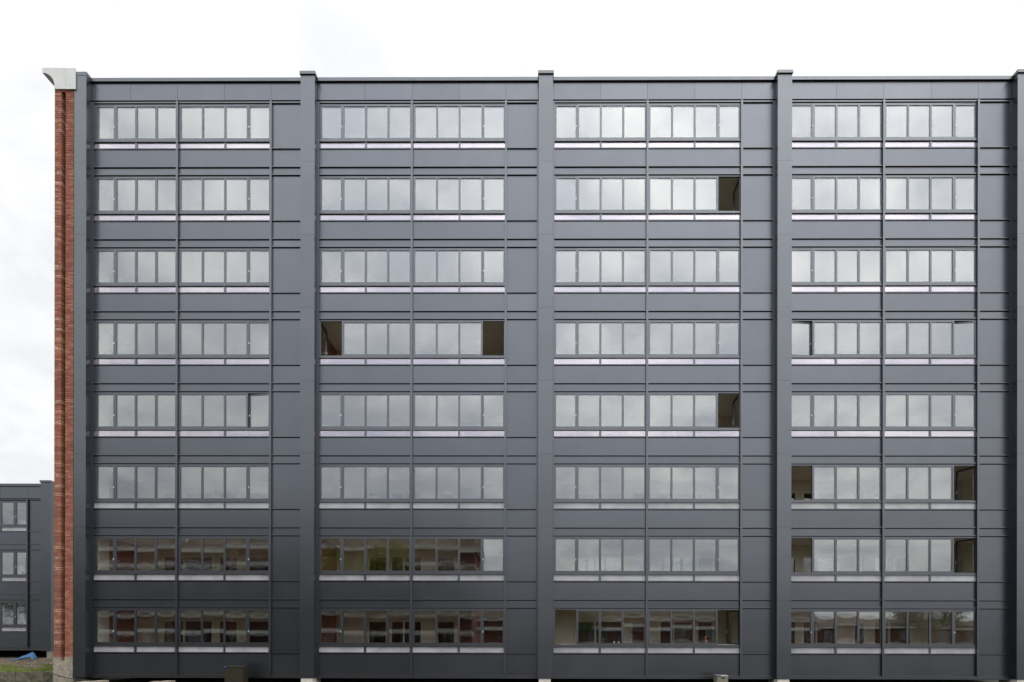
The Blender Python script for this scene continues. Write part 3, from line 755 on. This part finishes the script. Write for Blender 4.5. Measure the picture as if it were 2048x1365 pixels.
# ------------------------------------------------------------------ across the street (seen mirrored in the glass and the panels)
def house_row(name, label, x0, x1, yf, depth, eaves, ridge, bands, storeys, wins, dormers, hip=False):
    e = empty(name, ((x0 + x1) / 2, yf, 0)); tag(e, label, 'building')
    ox = (x0 + x1) / 2; w = (x1 - x0) / 2
    MB().box(-w, w, -depth, 0, -.3, eaves).build('wall', BRICK_XZ, e)
    rf = MB().prism([(-depth / 2 - depth / 2 - .3, eaves), (.4, eaves), (.4, eaves + .12), (-depth / 2, ridge), (-depth - .3, eaves + .12)], -w - .2, w + .2)
    # prism is along Y: turn it so the ridge runs along X
    rf.v = [(y, x, z) for x, y, z in rf.v]; rf.f = [tuple(reversed(f)) for f in rf.f]
    ro = rf.build('roof', ROOF_T, e)
    for (z0, z1, dep) in bands: MB().box(-w - .02, w + .02, .002, dep, z0, z1).build('balcony_band', WHITE, e)
    n = int((x1 - x0) / wins)
    for s_ in storeys:
        for i in range(n):
            cx_ = -w + (i + .5) * (x1 - x0) / n
            wf = MB().box(cx_ - .75, cx_ + .75, -.08, .04, s_, s_ + 1.5).build('window', WHITE, e)
            MB().box(cx_ - .66, cx_ - .04, .041, .05, s_ + .09, s_ + 1.41).build('pane', PANEL, wf)
            MB().box(cx_ + .04, cx_ + .66, .041, .05, s_ + .09, s_ + 1.41).build('pane', PANEL, wf)
    for i in range(int((x1 - x0) / 7.2)):
        if len(bands) > 4: MB().box(-w + i * 7.2 + .1, -w + i * 7.2 + .25, .003, 1.25, 0, eaves - .35).build('balcony_partition', BRICK_XZ, e)
    for dx in dormers:
        sl_ = (ridge - eaves) / (depth / 2)
        dm_ = MB().box(dx - ox - .9, dx - ox + .9, -depth / 2, -1.0, eaves + .5, eaves + 1.9).build('dormer', WHITE, e)
        MB().box(dx - ox - .7, dx - ox + .7, -1.0, -.985, eaves + .75, eaves + 1.75).build('pane', PANEL, dm_)
    return e
house_row('gallery_flats', 'brick gallery flats with white bands mirrored in the lower left windows', -62, -5.0, -29.5, 9.0, 9.3, 12.6,
          [(9.12, 9.45, .5), (7.5, 7.85, 1.3), (6.2, 6.5, 1.3), (4.6, 4.95, 1.3), (3.3, 3.6, 1.3), (1.7, 2.05, 1.3)], (.4, 3.9, 6.8), 3.6, [-58 + 6.5 * i for i in range(9)])
house_row('terrace_houses', 'low brick terrace mirrored in the third bay ground floor windows', -14.0, 43.0, -66.0, 9.0, 3.9, 7.2,
          [(3.6, 4.0, .5), (2.1, 2.6, 1.0)], (.6,), 4.2, [-9, -1, 7, 15, 23, 31, 39])
house_row('garden_houses', 'farthest low houses mirrored in the rightmost ground floor windows', 47.0, 82.0, -74.0, 8.0, 2.8, 4.3,
          [(2.5, 2.85, .5)], (.6,), 4.0, [])
def tree(name, label, x, y, h, cr, cz, nleaf, leaf, size, seed, squash=1.0):
    r_ = random.Random(seed); e = empty(name, (x, y, 0)); tag(e, label, 'tree')
    tk = MB(); tk.tube([(0, 0, -.2), (.1, 0, h * .3), (0, .1, h * .6), (.05, 0, h * .92)], [h * .022, h * .017, h * .011, h * .003], 8)
    tips = []
    for i in range(22):
        a = r_.uniform(0, 6.28); z0 = h * r_.uniform(.28, .75); rr = cr * r_.uniform(.5, .95) * (1 - .5 * abs(z0 / h - .5))
        tip = (rr * math.cos(a), rr * math.sin(a), z0 + rr * r_.uniform(.35, .9)); mid = (tip[0] * .45, tip[1] * .45, z0 + (tip[2] - z0) * .35)
        tk.tube([(0, 0, z0), mid, tip], [h * .008, h * .005, h * .0015], 5); tips.append(tip)
        for q in range(3):
            t2 = tuple(mid[k] + (tip[k] - mid[k]) * r_.uniform(.3, .9) + r_.uniform(-.6, .6) for k in range(3)); tk.tube([mid, t2], [h * .003, h * .001], 4); tips.append(t2)
    tk.build('trunk', BARK, e)
    lm = MB()
    for _ in range(nleaf):
        tp = r_.choice(tips); c_ = Vector(tp) + Vector((r_.gauss(0, .45), r_.gauss(0, .45), r_.gauss(0, .4)))
        a = Vector((r_.gauss(0, 1), r_.gauss(0, 1), r_.gauss(0, 1))).normalized(); b2 = a.orthogonal().normalized(); s_ = size * r_.uniform(.6, 1.4)
        n0 = len(lm.v); lm.v += [tuple(c_ - a * s_), tuple(c_ + b2 * s_ * .5), tuple(c_ + a * s_), tuple(c_ - b2 * s_ * .5)]; lm.f.append((n0, n0 + 1, n0 + 2, n0 + 3))
    lm.build('crown', leaf, e)
tree('street_tree', 'yellow green spring tree mirrored in the second bay lower windows', -12.2, -21.5, 8.6, 4.2, 5.0, 11000, LEAF, .12, 1)
tree('street_tree', 'bushy spring tree mirrored in the rightmost ground floor windows', 39.5, -36.0, 5.8, 4.2, 3.5, 5200, LEAF2, .09, 2)
tree('street_tree', 'slender tree mirrored in the third bay ground floor windows', 5.6, -38.0, 5.2, 2.2, 3.0, 2600, LEAF2, .09, 3)
tree('street_tree', 'spreading tree mirrored in the lowest windows of the lower wing', -60.5, -27.0, 7.6, 3.8, 4.0, 4200, LEAF2, .11, 5)
for o in COL.objects:
    if o.name.split('.')[0] == 'street_tree': o['group'] = 'trees across the street'
